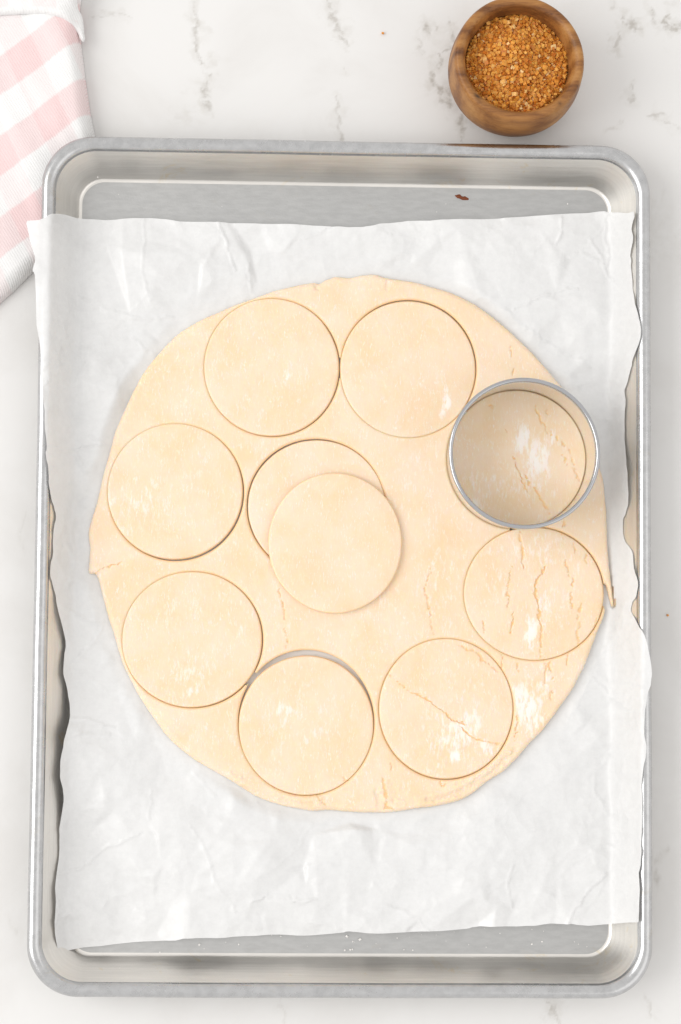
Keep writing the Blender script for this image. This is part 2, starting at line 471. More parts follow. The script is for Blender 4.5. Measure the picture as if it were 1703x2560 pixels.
    o = put('countertop', V, q, M_marble, tris=tr, attrs={'vein': vv, 'halo': hh}, smooth=False)
    tag(o, kind='structure')
build_counter()

# ------------------------------------------------------------------ sheet pan
PW, PL = 327.0, 454.0
FL_IN = 19.6                                # inset of the flat floor from the outer edge
def pan_sdf(X, Y, d=0.0):
    """distance inside the rounded outline, positive = inside"""
    r = 27.0
    qx = np.abs(X) - (PW / 2 - r); qy = np.abs(Y) - (PL / 2 - r)
    out = np.hypot(np.maximum(qx, 0), np.maximum(qy, 0)) + np.minimum(np.maximum(qx, qy), 0) - r
    return -out
def ring(d, z, ncor=26, nside=44):
    """rounded rectangle at inset d, height z, with slight hand-worn waviness"""
    r = max(27.0 - 0.74 * d, 6.0); hx = PW / 2 - d; hy = PL / 2 - d
    pts = []
    cs = [(hx - r, hy - r, 0), (-hx + r, hy - r, 90), (-hx + r, -hy + r, 180), (hx - r, -hy + r, 270)]
    for k, (cx, cy, a0) in enumerate(cs):
        for t in range(ncor):
            a = math.radians(a0 + 90.0 * t / (ncor - 1)); pts.append((cx + r * math.cos(a), cy + r * math.sin(a)))
        nxc = cs[(k + 1) % 4]; a = math.radians(nxc[2])
        e = (nxc[0] + r * math.cos(a), nxc[1] + r * math.sin(a)); s = pts[-1]
        for t in range(1, nside): pts.append((s[0] + (e[0] - s[0]) * t / nside, s[1] + (e[1] - s[1]) * t / nside))
    P = np.array(pts)
    f = np.clip((22 - d) / 22, 0, 1)
    wob = 0.35 * f * fbm(P[:, 0] / 60, P[:, 1] / 60, 77, 2)
    nrm = P / np.linalg.norm(P, axis=1)[:, None]
    P = P + nrm * wob[:, None]
    zz = z + 0.25 * f * (z > 2) * fbm(P[:, 0] / 40 + 9, P[:, 1] / 40, 78, 2)
    return np.concatenate([P, zz[:, None]], 1)
def loft(rings):
    n = len(rings[0]); V = np.concatenate(rings); q = []
    a = np.arange(n); b = (a + 1) % n
    for k in range(len(rings) - 1):
        q.append(np.stack([k * n + a, (k + 1) * n + a, (k + 1) * n + b, k * n + b], 1))
    return V, np.concatenate(q)
def build_pan():
    p = empty('sheet_pan', (0, 0, 0))
    tag(p, 'brushed aluminium rimmed baking sheet holding the parchment and dough', 'baking sheet')
    # floor: concentric rings to the centre
    ds = [FL_IN, 22, 26, 34, 50, 80, 115, 140]
    rings = [ring(d, 1.0) for d in ds]
    V, q = loft(rings)
    n = len(rings[0]); c = len(V); V = np.concatenate([V, [[0, 0, 1.0]]])
    base = (len(rings) - 1) * n
    tr = [(base + k, c, base + (k + 1) % n) for k in range(n)]
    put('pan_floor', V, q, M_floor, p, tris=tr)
    # wall with fillet at its foot: (inset, z) from floor to rim
    prof = []
    r = 2.3; ang = math.atan2(20.0, 11.6)
    cx, cz = FL_IN, 1.0 + r
    for k in range(9):
        a = -math.pi / 2 - ang * k / 8
        prof.append((cx + r * math.cos(a), cz + r * math.sin(a)))
    x0, z0 = prof[-1]; x1, z1 = 7.6, 20.2
    for k in range(1, 9): prof.append((x0 + (x1 - x0) * k / 8, z0 + (z1 - z0) * k / 8))
    V, q = loft([ring(d, z) for d, z in prof]); 
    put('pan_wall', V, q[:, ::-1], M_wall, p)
    # rolled rim: bead that curls outward
    cx, cz, rr = 3.7, 20.6, 3.7
    bead = [(x1, z1), (7.35, 21.2)]
    for k in range(1, 25):
        a = math.radians(12 + (285 - 12) * k / 24)
        bead.append((cx + rr * math.cos(a), cz + rr * math.sin(a)))
    V, q = loft([ring(d, z) for d, z in bead])
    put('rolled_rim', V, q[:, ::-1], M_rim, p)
    # outer skin and underside
    skin = [(7.0, 18.0), (15.6, 2.0), (17.2, 0.5), (19.6, 0.05), (60, 0.05), (140, 0.05)]
    V, q = loft([ring(d, z) for d, z in skin])
    n = len(ring(5, 1)); c = len(V); V = np.concatenate([V, [[0, 0, 0.05]]]); base = (len(skin) - 1) * n
    tr = [(base + k, c, base + (k + 1) % n) for k in range(n)]
    put('pan_underside', V, q, M_wall, p, tris=tr)
    return p
pan = build_pan()

def lump(name, pts_mm, h, z, m, parent=None, seed=0, origin=None, jag=0.3):
    """small raised flake with an irregular outline"""
    P = smooth_closed(np.asarray(pts_mm), 3); rnd = np.random.RandomState(seed)
    c = P.mean(0); P = P + rnd.randn(*P.shape) * jag * 0.15
    mid = c + (P - c) * 0.6
    n = len(P)
    V = np.concatenate([np.c_[P, np.full(n, z)], np.c_[mid, z + h * (0.7 + 0.6 * rnd.rand(n))], [[c[0], c[1], z + h * 0.8]]])
    a = np.arange(n); b = (a + 1) % n
    q = np.stack([a, b, n + b, n + a], 1); t = np.stack([n + a, n + b, np.full(n, 2 * n)], 1)
    return put(name, V, q, m, parent, tris=t, origin=origin if origin is not None else (c[0], c[1], z))
# baked-on specks that belong to the pan
def rim_speck(px, r, z, seed, m=M_tan):
    c = U(px, z)[0]; rnd = np.random.RandomState(seed)
    a = np.linspace(0, 2 * np.pi, 8)[:-1]
    pts = c + np.c_[np.cos(a), 1.6 * np.sin(a)] * r * (0.6 + 0.6 * rnd.rand(7, 1))
    o = lump('baked_on_speck', pts, 0.25, z, m, pan, seed)
    return o
rim_speck((109, 1020), 1.1, 23.9, 1); rim_speck((103, 1039), 0.7, 23.6, 2); rim_speck((110, 1035), 0.6, 23.9, 3)
rim_speck((111, 1083), 0.9, 23.9, 4, M_burnt); rim_speck((112, 1078), 0.8, 23.9, 5)
# burnt crumb on the bare strip of pan
bc = U([(1137, 487), (1150, 486), (1156, 491), (1166, 492), (1172, 499), (1160, 500), (1150, 498), (1141, 493)], 1.05)
o = lump('burnt_crumb', bc, 0.5, 1.03, M_burnt, None, 11, jag=1.0)
tag(o, 'small dark brown burnt flake on the bare pan strip above the parchment', 'crumb')

# ------------------------------------------------------------------ dough layout (photo survey)
ZB = 1.75          # underside of the dough
TH = 3.6           # dough thickness
ZT = ZB + TH
outline_d = [(735, 653), (748, 645), (760, 641), (775, 637), (805, 640), (830, 635), (860, 632), (890, 640), (930, 645), (975, 655), (1020, 668), (1060, 683), (1100, 705), (1150, 742), (1190, 778), (1225, 812), (1255, 845), (1285, 880), (1310, 915), (1335, 960), (1355, 1005), (1375, 1060), (1388, 1105), (1393, 1150), (1397, 1200), (1397, 1240), (1401, 1290), (1408, 1350), (1413, 1394), (1408, 1395), (1401, 1372), (1392, 1345), (1384, 1368), (1393, 1404), (1386, 1430), (1372, 1465), (1355, 1510), (1340, 1545), (1315, 1590), (1290, 1625), (1265, 1660), (1245, 1685), (1215, 1715), (1190, 1745), (1160, 1775), (1120, 1800), (1085, 1828), (1050, 1845), (1000, 1856), (950, 1862), (915, 1868), (880, 1871), (840, 1870), (800, 1868), (760, 1864), (720, 1866), (680, 1860), (640, 1852), (600, 1838), (560, 1815), (520, 1790), (470, 1762), (430, 1735), (390, 1700), (355, 1655), (325, 1610), (300, 1565), (280, 1520), (265, 1470), (250, 1420), (236, 1370), (227, 1335), (219, 1321), (205, 1319), (206, 1290), (207, 1260), (205, 1225), (212, 1195), (225, 1150), (240, 1085), (255, 1035), (262, 1005), (280, 960), (300, 915), (330, 860), (370, 810), (410, 770), (455, 740), (500, 720), (550, 698), (590, 685), (640, 667), (690, 656), (722, 651)]
OUT = D(outline_d, 3.0)
# holes: extents (display px of the photo) and where the cut round sits inside
HOLES = {}
def hole(key, x0, x1, y0, y1):
    a = D([(x0, (y0 + y1) / 2), (x1, (y0 + y1) / 2), ((x0 + x1) / 2, y0), ((x0 + x1) / 2, y1)], ZT)
    HOLES[key] = (np.array([(a[0, 0] + a[1, 0]) / 2, (a[2, 1] + a[3, 1]) / 2]), (a[1, 0] - a[0, 0]) / 2, (a[2, 1] - a[3, 1]) / 2)
hole('r1', 470, 784, 686, 1006); hole('r2', 783, 1098, 689, 1007); hole('r4', 248, 563, 975, 1292); hole('r5', 567, 888, 1009, 1322)
hole('r6', 281, 607, 1315, 1631); hole('r7', 547, 863, 1495, 1833); hole('r8', 871, 1183, 1469, 1796); hole('r9', 1068, 1393, 1211, 1521)
CUT_C = D([(1190.0, 1056.5)], ZT)[0]
CUT_R = 37.7
HOLES['rc'] = (CUT_C, CUT_R + 0.47, CUT_R + 0.47)
def hole_sdf(X, Y, h):
    c, rx, ry = h
    k = np.hypot((X - c[0]) / rx, (Y - c[1]) / ry)
    return (k - 1) * (rx + ry) / 2
# cracks: (points in photo px, width px)
CR = []
def cr(pts, w, ox=860, oy=1300, s=1.96): CR.append((U(Z(pts, ox, oy, s), ZT), max(w / s / 4.65 / 2, 0.30) * 1.35, 1.0))
for p, w in [([(865, 55), (862, 85), (872, 125), (880, 165), (875, 205), (878, 240)], 10), ([(985, 225), (968, 260), (945, 295), (935, 330), (942, 370), (955, 430), (958, 490), (968, 540), (962, 600), (965, 680)], 11),
             ([(825, 220), (810, 280), (800, 345), (805, 390), (803, 430)], 6), ([(830, 455), (825, 500), (815, 555)], 7), ([(680, 475), (685, 510), (690, 545)], 6), ([(1080, 200), (1095, 240), (1103, 275)], 7),
             ([(1120, 285), (1122, 335)], 8), ([(1112, 350), (1115, 390), (1120, 430)], 10), ([(1166, 405), (1155, 455)], 9), ([(1142, 465), (1150, 490)], 6), ([(1157, 505), (1143, 550), (1147, 605)], 13),
             ([(1130, 108), (1128, 165)], 5), ([(1070, 62), (1075, 98)], 7), ([(1186, 160), (1187, 215)], 4), ([(985, 692), (995, 720), (985, 760), (985, 802)], 9), ([(1002, 698), (1016, 742)], 8), ([(1031, 762), (1028, 802)], 6),
             ([(850, 698), (855, 745)], 5), ([(770, 655), (775, 722)], 5), ([(430, 238), (412, 285), (393, 332), (405, 380), (420, 450), (430, 530), (440, 572)], 5), ([(190, 1255), (195, 1310), (208, 1360), (205, 1412), (240, 1422)], 11),
             ([(232, 1185), (235, 1232)], 6), ([(470, 1280), (485, 1300), (505, 1288)], 6), ([(1080, 5), (1082, 35)], 9), ([(1095, 655), (1093, 720)], 4), ([(1020, 830), (1012, 880)], 5), ([(850, 960), (840, 1080)], 4), ([(1240, 470), (1225, 560)], 4),
             ([(212, 760), (260, 790), (330, 845), (380, 862), (430, 895), (470, 925), (500, 950), (530, 975), (565, 990), (600, 1003)], 6), ([(575, 1018), (610, 1050), (640, 1070), (690, 1085), (760, 1095)], 7),
             ([(555, 610), (600, 630), (650, 650), (680, 690), (715, 712), (755, 748)], 5)]:
    cr(p, w)
cr([(970, 250), (985, 310), (995, 360), (1000, 412)], 7, 200, 1340); cr([(1000, 440), (1015, 480), (1015, 550)], 3, 200, 1340); cr([(205, 1500), (190, 1512), (130, 1522), (90, 1545), (60, 1562)], 6, 200, 640)
cr([(1292, 1175), (1296, 1200), (1312, 1195)], 8, 200, 1340); cr([(1485, 1180), (1495, 1240), (1505, 1320), (1530, 1340)], 9, 200, 1340); cr([(1160, 1270), (1180, 1300), (1200, 1320)], 7, 200, 1340); pass
cr([(945, 545), (948, 582)], 4, 800, 640); cr([(935, 440), (942, 490)], 3, 800, 640); cr([(1190, 1290), (1192, 1330)], 6, 800, 640)
for p, w in [([(435, 320), (460, 350), (480, 395)], 13), ([(865, 345), (885, 400), (915, 450), (925, 490), (955, 530), (980, 600)], 14), ([(1010, 568), (1020, 607)], 13), ([(1050, 610), (1075, 667)], 13), ([(1105, 670), (1135, 730)], 10), ([(1165, 735), (1185, 777)], 11),
             ([(1195, 820), (1215, 850), (1230, 890)], 12), ([(1120, 780), (1140, 830), (1160, 882)], 11), ([(1205, 905), (1235, 950), (1255, 985), (1275, 1036)], 12), ([(665, 812), (685, 850), (690, 905), (720, 950), (735, 1000), (750, 1040), (775, 1080), (796, 1132)], 15),
             ([(780, 958), (795, 1002)], 15), ([(790, 1028), (815, 1067)], 16), ([(865, 1095), (910, 1170), (945, 1225), (950, 1265), (985, 1290), (1003, 1332)], 18), ([(965, 392), (985, 442)], 9), ([(605, 550), (612, 590)], 7)]:
    cr(p, w, 1100, 920, 3.6465)
# soft ridges and lips along the dough edge: (pts display px, half width mm, height mm)
RIDGE = [(D([(530, 1786), (600, 1818), (650, 1832), (700, 1842), (735, 1838)], ZT), 2.2, 0.7), (D([(560, 1812), (640, 1843), (720, 1852)], ZT), 1.2, -0.7),
         (D([(985, 1843), (1060, 1822), (1120, 1787), (1165, 1748), (1185, 1725)], ZT), 1.4, -0.9), (D([(1000, 1830), (1080, 1803), (1140, 1765)], ZT), 2.0, 0.6), (D([(900, 1800), (915, 1830), (950, 1848)], ZT), 2.5, -0.4),
         (D([(722, 651), (735, 668)], ZT), 1.2, -0.8), (D([(893, 642), (888, 665)], ZT), 1.0, -0.5), (D([(870, 1825), (885, 1855), (905, 1866)], ZT), 2.5, -0.8)]
FLOUR = []   # centre, radii (mm), rotation, strength
def fl(x, y, rx, ry, a, s):
    FLOUR.append((D([(x, y)], ZT)[0], rx * K / 4.65, ry * K / 4.65, math.radians(a), s))
for f in [(1030, 920, 14, 36, 0, .85), (1020, 945, 10, 14, 0, .8), (985, 885, 30, 30, 0, .25), (665, 862, 10, 22, 0, .65), (503, 835, 25, 20, 0, .4), (640, 800, 90, 70, 0, .12), (560, 940, 60, 30, 0, .25), (740, 930, 30, 60, 30, .2), (330, 1150, 80, 60, 20, .42), (440, 1100, 90, 70, 0, .2),
          (520, 1230, 30, 40, 0, .3), (800, 1312, 110, 38, -10, .55), (845, 1325, 30, 14, -20, .7), (740, 1200, 110, 80, 0, .28), (440, 1560, 70, 55, 0, .42), (445, 1590, 25, 15, 0, .7), (420, 1400, 110, 50, 0, .25), (560, 1450, 30, 60, 0, .3), (650, 1640, 55, 35, 35, .5), (700, 1690, 90, 80, 0, .28),
          (690, 1590, 90, 40, 0, .2), (1060, 1690, 60, 90, -35, .62), (1050, 1742, 18, 18, 0, 1.0), (1120, 1720, 30, 25, 0, .7), (1000, 1650, 80, 40, 30, .35), (1080, 1560, 80, 60, 0, .2), (1222, 1455, 16, 45, 0, .95), (1255, 1400, 30, 60, 0, .5), (1230, 1270, 70, 60, 0, .45), (1330, 1330, 40, 100, 0, .3), (1150, 1330, 50, 80, 0, .25),
          (1205, 1010, 20, 40, -25, 1.0), (1235, 1055, 34, 50, -20, .95), (1265, 1020, 25, 40, -20, .5), (1120, 1110, 70, 50, 0, .42), (1095, 1160, 30, 22, 0, .6), (1230, 1120, 70, 60, 0, .35), (1215, 1630, 38, 65, 20, .95), (1250, 1575, 30, 40, 0, .6), (1240, 1690, 30, 40, 30, .55), (1000, 1340, 60, 160, 0, .28), (960, 1120, 70, 130, 0, .25), (650, 1300, 30, 80, 0, .25),
          (400, 900, 80, 80, 0, .12), (600, 1040, 60, 40, 0, .2), (230, 1380, 20, 60, 0, .4), (500, 1700, 120, 50, 25, .22), (255, 1130, 12, 60, 0, .45), (620, 1440, 60, 80, 0, .15), (870, 1350, 60, 90, 0, .25)]:
    fl(*f)
def flour_at(X, Y):
    F = np.zeros_like(X)
    for c, rx, ry, a, s in FLOUR:
        dx = X - c[0]; dy = Y - c[1]
        u = (dx * math.cos(a) + dy * math.sin(a)) / rx; v = (-dx * math.sin(a) + dy * math.cos(a)) / ry
        F = np.maximum(F, s * np.exp(-0.9 * (u * u + v * v)))
    return F
def relief(X, Y, seed=0, shift=0.0):
    """height offset (mm), crack mask, flour amount for the rolled dough surface"""
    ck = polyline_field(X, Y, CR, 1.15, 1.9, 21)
    z = 0.45 * fbm(X / 22 + seed * 3.1, Y / 22, 40 + seed, 3) + 0.05 * fbm(X / 3.2, Y / 3.2, 60 + seed, 3)
    for pts, hw, h in RIDGE:
        z += h * polyline_field(X, Y, [(pts, hw * 1.7, 1.0)], 0.8, 5.0, 33)
    lip = polyline_field(X, Y, [(p, w * 2.4, s) for p, w, s in CR], 1.15, 1.9, 21)
    z += 0.13 * np.sqrt(np.clip(lip, 0, 1)) - 0.75 * np.clip(ck, 0, 1) ** 0.7
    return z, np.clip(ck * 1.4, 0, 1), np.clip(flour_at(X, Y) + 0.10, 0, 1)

def build_dough_sheet():
    P = smooth_closed(OUT, 4)
    # fine tearing on the edge
    nrm = P - P.mean(0); nrm /= np.linalg.norm(nrm, axis=1)[:, None]
    P = P + nrm * (0.30 * fbm(P[:, 0] / 6, P[:, 1] / 6, 91, 3))[:, None]
    hs = list(HOLES.values())
    def both(X, Y):
        a = poly_sdf(X, Y, P); b = np.full(X.shape, 1e9)
        for h in hs: b = np.minimum(b, hole_sdf(X, Y, h) )
        return a, b
    def sdf(X, Y):
        a, b = both(X, Y); return np.maximum(a, -b)
    x0, y0 = P.min(0) - 2; x1, y1 = P.max(0) + 2
    X, Y, q, be, s = grid_cut(x0, x1, y0, y1, 0.56, sdf)
    a, b = both(X, Y)
    dz, ck, flr = relief(X, Y, 0)
    do = np.clip(-a, 0, None); dh = np.clip(b, 0, None)
    edge_r = 3.0 + 0.9 * fbm(X / 30, Y / 30, 55, 2)
    e = np.clip(do / edge_r, 0, 1)
    prof = np.sqrt(np.clip(1 - (1 - e) ** 2, 0, 1))
    thick = TH * (0.22 + 0.78 * prof)
    top = ZB + thick + dz * np.clip(do / 2.0, 0.15, 1)
    top -= 0.65 * (1 - np.clip(dh / 1.3, 0, 1)) ** 2               # cutter leaves a softened lip
    # fold step at the left tear
    nb = len(X)
    V = np.stack([X, Y, top], 1)
    bi = np.unique(be); mp = np.full(nb, -1); mp[bi] = nb + np.arange(len(bi))
    low = V[bi].copy(); low[:, 2] = ZB
    mid = V[bi].copy(); mid[:, 2] = np.maximum(V[bi, 2] - 0.85, ZB + 0.3)
    for h in hs:                                                   # the soft cut closes up below the surface
        kk = np.abs(hole_sdf(mid[:, 0], mid[:, 1], h)) < 0.3
        dv = h[0] - mid[kk, :2]; mid[kk, :2] += dv / np.linalg.norm(dv, axis=1)[:, None] * 0.30
    mp2 = np.full(nb, -1); mp2[bi] = nb + len(bi) + np.arange(len(bi))
    V = np.concatenate([V, mid, low])
    w1 = np.stack([be[:, 1], be[:, 0], mp[be[:, 0]], mp[be[:, 1]]], 1)
    w2 = np.stack([mp[be[:, 1]], mp[be[:, 0]], mp2[be[:, 0]], mp2[be[:, 1]]], 1)
    Q = np.concatenate([q, w1, w2])
    z2 = np.zeros(len(bi))
    ck = np.maximum(ck, 0.75 * (1 - sstep(0.0, 1.1, dh)))          # freshly cut, unfloured edge, with the gap's warm glow painted on
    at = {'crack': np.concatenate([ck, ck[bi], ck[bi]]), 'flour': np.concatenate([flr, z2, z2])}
    c = P.mean(0)
    o = put('dough_sheet', V, Q, M_dough[0], attrs=at, origin=(c[0], c[1], ZB))
    tag(o, 'wide rolled out sheet of pale pastry dough with round holes cut through it', 'dough')
    return P
DOUGH_P = build_dough_sheet()

def build_round(c, rx, ry, zb, seed, label, m, th=TH, use_cracks=True, tilt=(0, 0), flour=1.0, dome=0.15, flare=0.34):
    rr = np.concatenate([np.linspace(0, 1, 62)[1:-1] * (1 - 1.1 / rx), 1 - np.array([0.9, 0.6, 0.35, 0.15, 0.04, 0.0]) / rx])
    n = 300
    a = np.linspace(0, 2 * np.pi, n, endpoint=False)
    wob = 1 + 0.0035 * fbm(np.cos(a) * 2.2 + 5, np.sin(a) * 2.2 + seed, 200 + seed, 2) + 0.0012 * fbm(np.cos(a) * 16, np.sin(a) * 16, 220 + seed, 2)
    R, A = np.meshgrid(rr, a, indexing='ij'); Wb = np.broadcast_to(wob, R.shape)
    X = (c[0] + rx * R * Wb * np.cos(A)).ravel(); Y = (c[1] + ry * R * Wb * np.sin(A)).ravel()
    X = np.concatenate([[c[0]], X]); Y = np.concatenate([[c[1]], Y]); Rf = np.concatenate([[0], R.ravel()])
    if use_cracks:
        dz, ck, flr = relief(X, Y, seed)
    else:
        dz = 0.22 * fbm(X / 20 + seed, Y / 20, 300 + seed, 3) + 0.03 * fbm(X / 3, Y / 3, 310, 2); ck = np.zeros_like(X); flr = np.full_like(X, 0.02)
    edge = (1 - Rf) * rx
    bev = 0.95 * (1 - np.sqrt(np.clip(1 - (1 - np.clip(edge / 1.1, 0, 1)) ** 2, 0, 1)))
    z = zb + th + dz * np.clip(edge / 1.5, 0.2, 1) - bev + (X - c[0]) * tilt[0] + (Y - c[1]) * tilt[1] - dome * sstep(0.82, 1.0, Rf)
    V = np.stack([X, Y, z], 1)
    k = len(rr)
    ii, jj = np.meshgrid(np.arange(k - 1), np.arange(n), indexing='ij'); ii = ii.ravel(); jj = jj.ravel(); j2 = (jj + 1) % n
    q = np.stack([1 + ii * n + jj, 1 + (ii + 1) * n + jj, 1 + (ii + 1) * n + j2, 1 + ii * n + j2], 1)
    j = np.arange(n); t = np.stack([np.zeros(n, int), 1 + j, 1 + (j + 1) % n], 1)
    last = 1 + (k - 1) * n
    ring_top = V[last:last + n]
    mid = ring_top.copy(); mid[:, 2] = ring_top[:, 2] - 0.45
    mid[:, :2] = c + (mid[:, :2] - c) * (1 + flare / rx)
    low = ring_top.copy(); low[:, 2] = zb; low[:, :2] = c + (low[:, :2] - c) * 0.994
    b0 = len(V); V = np.concatenate([V, mid, low, [[c[0], c[1], zb]]])
    j2 = (j + 1) % n
    q = np.concatenate([q, np.stack([last + j, b0 + j, b0 + j2, last + j2], 1), np.stack([b0 + j, b0 + n + j, b0 + n + j2, b0 + j2], 1)])
    t = np.concatenate([t, np.stack([b0 + n + j, np.full(n, b0 + 2 * n), b0 + n + j2], 1)])
    ex = np.zeros(2 * n + 1); ck = np.maximum(ck, 0.6 * (1 - sstep(0.0, 0.55, edge)))  # cut rim and side also carry the painted warm glow
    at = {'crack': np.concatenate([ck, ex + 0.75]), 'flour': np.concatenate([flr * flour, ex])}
    o = put('dough_round', V, q, m, tris=t, attrs=at, origin=(c[0], c[1], zb))
    tag(o, label, 'dough round', 'rounds cut from the dough sheet')
    return o
def in_hole(key, dx, dy, gap, seed, label, mi, zo=0.0, **kw):
    c, rx, ry = HOLES[key]
    return build_round(c + np.array([dx, dy]), rx - gap, ry - gap, ZB + zo, seed, label, M_dough[mi], **kw)
in_hole('r1', -0.55, 0.20, 0.45, 1, 'smooth cut dough round nearest the notch in the top left edge of the sheet', 0, 0.25)
in_hole('r2', -0.35, -0.55, 0.53, 2, 'cut dough round touching the upper left of the steel cutter', 0, 0.20)
in_hole('r4', -0.65, 0.62, 0.51, 3, 'cut dough round farthest left, its faint flour specks slanting across', 1, 0.15)
in_hole('r6', -0.55, 0.25, 0.45, 4, 'flour speckled cut dough round at lower left, just below the edge tear', 2, 0.10)
c7, rx7, ry7 = HOLES['r7']
b7 = D([(548, 1670), (861, 1670), (705, 1509), (705, 1832)], ZT)
build_round(np.array([(b7[0, 0] + b7[1, 0]) / 2, (b7[2, 1] + b7[3, 1]) / 2]), (b7[1, 0] - b7[0, 0]) / 2 - .35, (b7[2, 1] - b7[3, 1]) / 2 - .3, ZB, 5, 'cut dough round at the bottom with a crescent of bare parchment above it', M_dough[3])
in_hole('r8', -0.05, 0.30, 0.53, 6, 'cut dough round split by one long diagonal crack', 2, 0.25)
in_hole('r9', -0.45, -0.10, 0.45, 7, 'cut dough round covered in many short upright cracks below the steel cutter', 0, 0.05)
build_round(CUT_C, CUT_R - 0.12, CUT_R - 0.12, ZB, 8, 'cracked dough round inside the steel cutter', M_dough[2])
c5, rx5, ry5 = HOLES['r5']
build_round(c5 + np.array([0.40, -0.38]), rx5 - 0.52, ry5 - 0.52, ZB - 0.1, 9, 'smooth unfloured dough round lying in the central hole under another round', M_doughs, th=TH * 0.93, use_cracks=False, flare=0.25)
b5 = D([(618, 1250), (925, 1250), (771, 1089), (771, 1411)], ZT + 3.4)
build_round(np.array([(b5[0, 0] + b5[1, 0]) / 2, (b5[2, 1] + b5[3, 1]) / 2]), (b5[1, 0] - b5[0, 0]) / 2, (b5[2, 1] - b5[3, 1]) / 2, ZT + 0.25, 10, 'dough round lying on top of the sheet, half over the central hole', M_dough[1], th=3.3, use_cracks=False, dome=0.5, flare=0.1)
o10 = bpy.context.scene.objects[-1]

# ------------------------------------------------------------------ parchment
def tri_field(X, Y, x0, x1, y0, y1, sp, amp, seed, aniso=1.0, nrow=None):
    """piecewise flat facets: random heights over a Delaunay net (a crumpled sheet)"""
    rnd = np.random.RandomState(seed)
    n = int((x1 - x0) * (y1 - y0) / sp ** 2)
    pts = np.c_[rnd.uniform(x0 - 20, x1 + 20, n), rnd.uniform(y0 - 20, y1 + 20, n) / aniso]
    pts = np.concatenate([pts, [[x0 - 30, (y0 - 30) / aniso], [x1 + 30, (y0 - 30) / aniso], [x1 + 30, (y1 + 30) / aniso], [x0 - 30, (y1 + 30) / aniso]]])
    h = rnd.randn(len(pts)) * amp
    vs, ed, fs, ov, oe, of = delaunay_2d_cdt([Vector(p) for p in pts], [], [], 0, 1e-6)
    vs = np.array([tuple(v) for v in vs]); hh = np.array([h[o[0]] if o else 0.0 for o in ov])
    sx = X; sy = Y / aniso
    return vs, hh, fs, sx, sy
def rasterise(vs, hh, fs, x0, y0, step, nx, ny, ay):
    G = np.zeros((ny, nx))
    for f in fs:
        a, b, c = vs[f[0]], vs[f[1]], vs[f[2]]
        i0 = max(int((min(a[0], b[0], c[0]) - x0) / step), 0); i1 = min(int((max(a[0], b[0], c[0]) - x0) / step) + 2, nx)
        j0 = max(int((min(a[1], b[1], c[1]) * ay - y0) / step), 0); j1 = min(int((max(a[1], b[1], c[1]) * ay - y0) / step) + 2, ny)
        if i1 <= i0 or j1 <= j0: continue
        gx, gy = np.meshgrid(x0 + np.arange(i0, i1) * step, (y0 + np.arange(j0, j1) * step) / ay)
        d = (b[1] - c[1]) * (a[0] - c[0]) + (c[0] - b[0]) * (a[1] - c[1])
        if abs(d) < 1e-9: continue
        w0 = ((b[1] - c[1]) * (gx - c[0]) + (c[0] - b[0]) * (gy - c[1])) / d
        w1 = ((c[1] - a[1]) * (gx - c[0]) + (a[0] - c[0]) * (gy - c[1])) / d
        w2 = 1 - w0 - w1
        m = (w0 >= -1e-6) & (w1 >= -1e-6) & (w2 >= -1e-6)
        sub = G[j0:j1, i0:i1]; sub[m] = (w0 * hh[f[0]] + w1 * hh[f[1]] + w2 * hh[f[2]])[m]
    return G
def pan_profile():
    d = np.arange(-40, 90, 0.25)
    bead = 20.6 + np.sqrt(np.clip(3.7 ** 2 - (d - 3.7) ** 2, 0, None))
    z = np.where(d < 3.7, 24.3 + np.minimum(d, 0) * 0.10, np.where(d < 7.3, bead, np.clip(20.4 - (d - 7.6) * 1.80, 1.0, 22.0)))
    z = np.where(d > 15.5, np.maximum(z, 1.0 + np.clip(19.6 - d, 0, 4) ** 2 * 0.17), z)
    k = np.exp(-0.5 * (np.arange(-40, 41) * 0.25 / 2.0) ** 2); k /= k.sum()
    sm = np.convolve(np.pad(z, 40, 'edge'), k, 'valid')
    return d, np.maximum(z + np.where(d < 9, 0.75, 0.35), sm + 0.30)
PD, PZ = pan_profile()
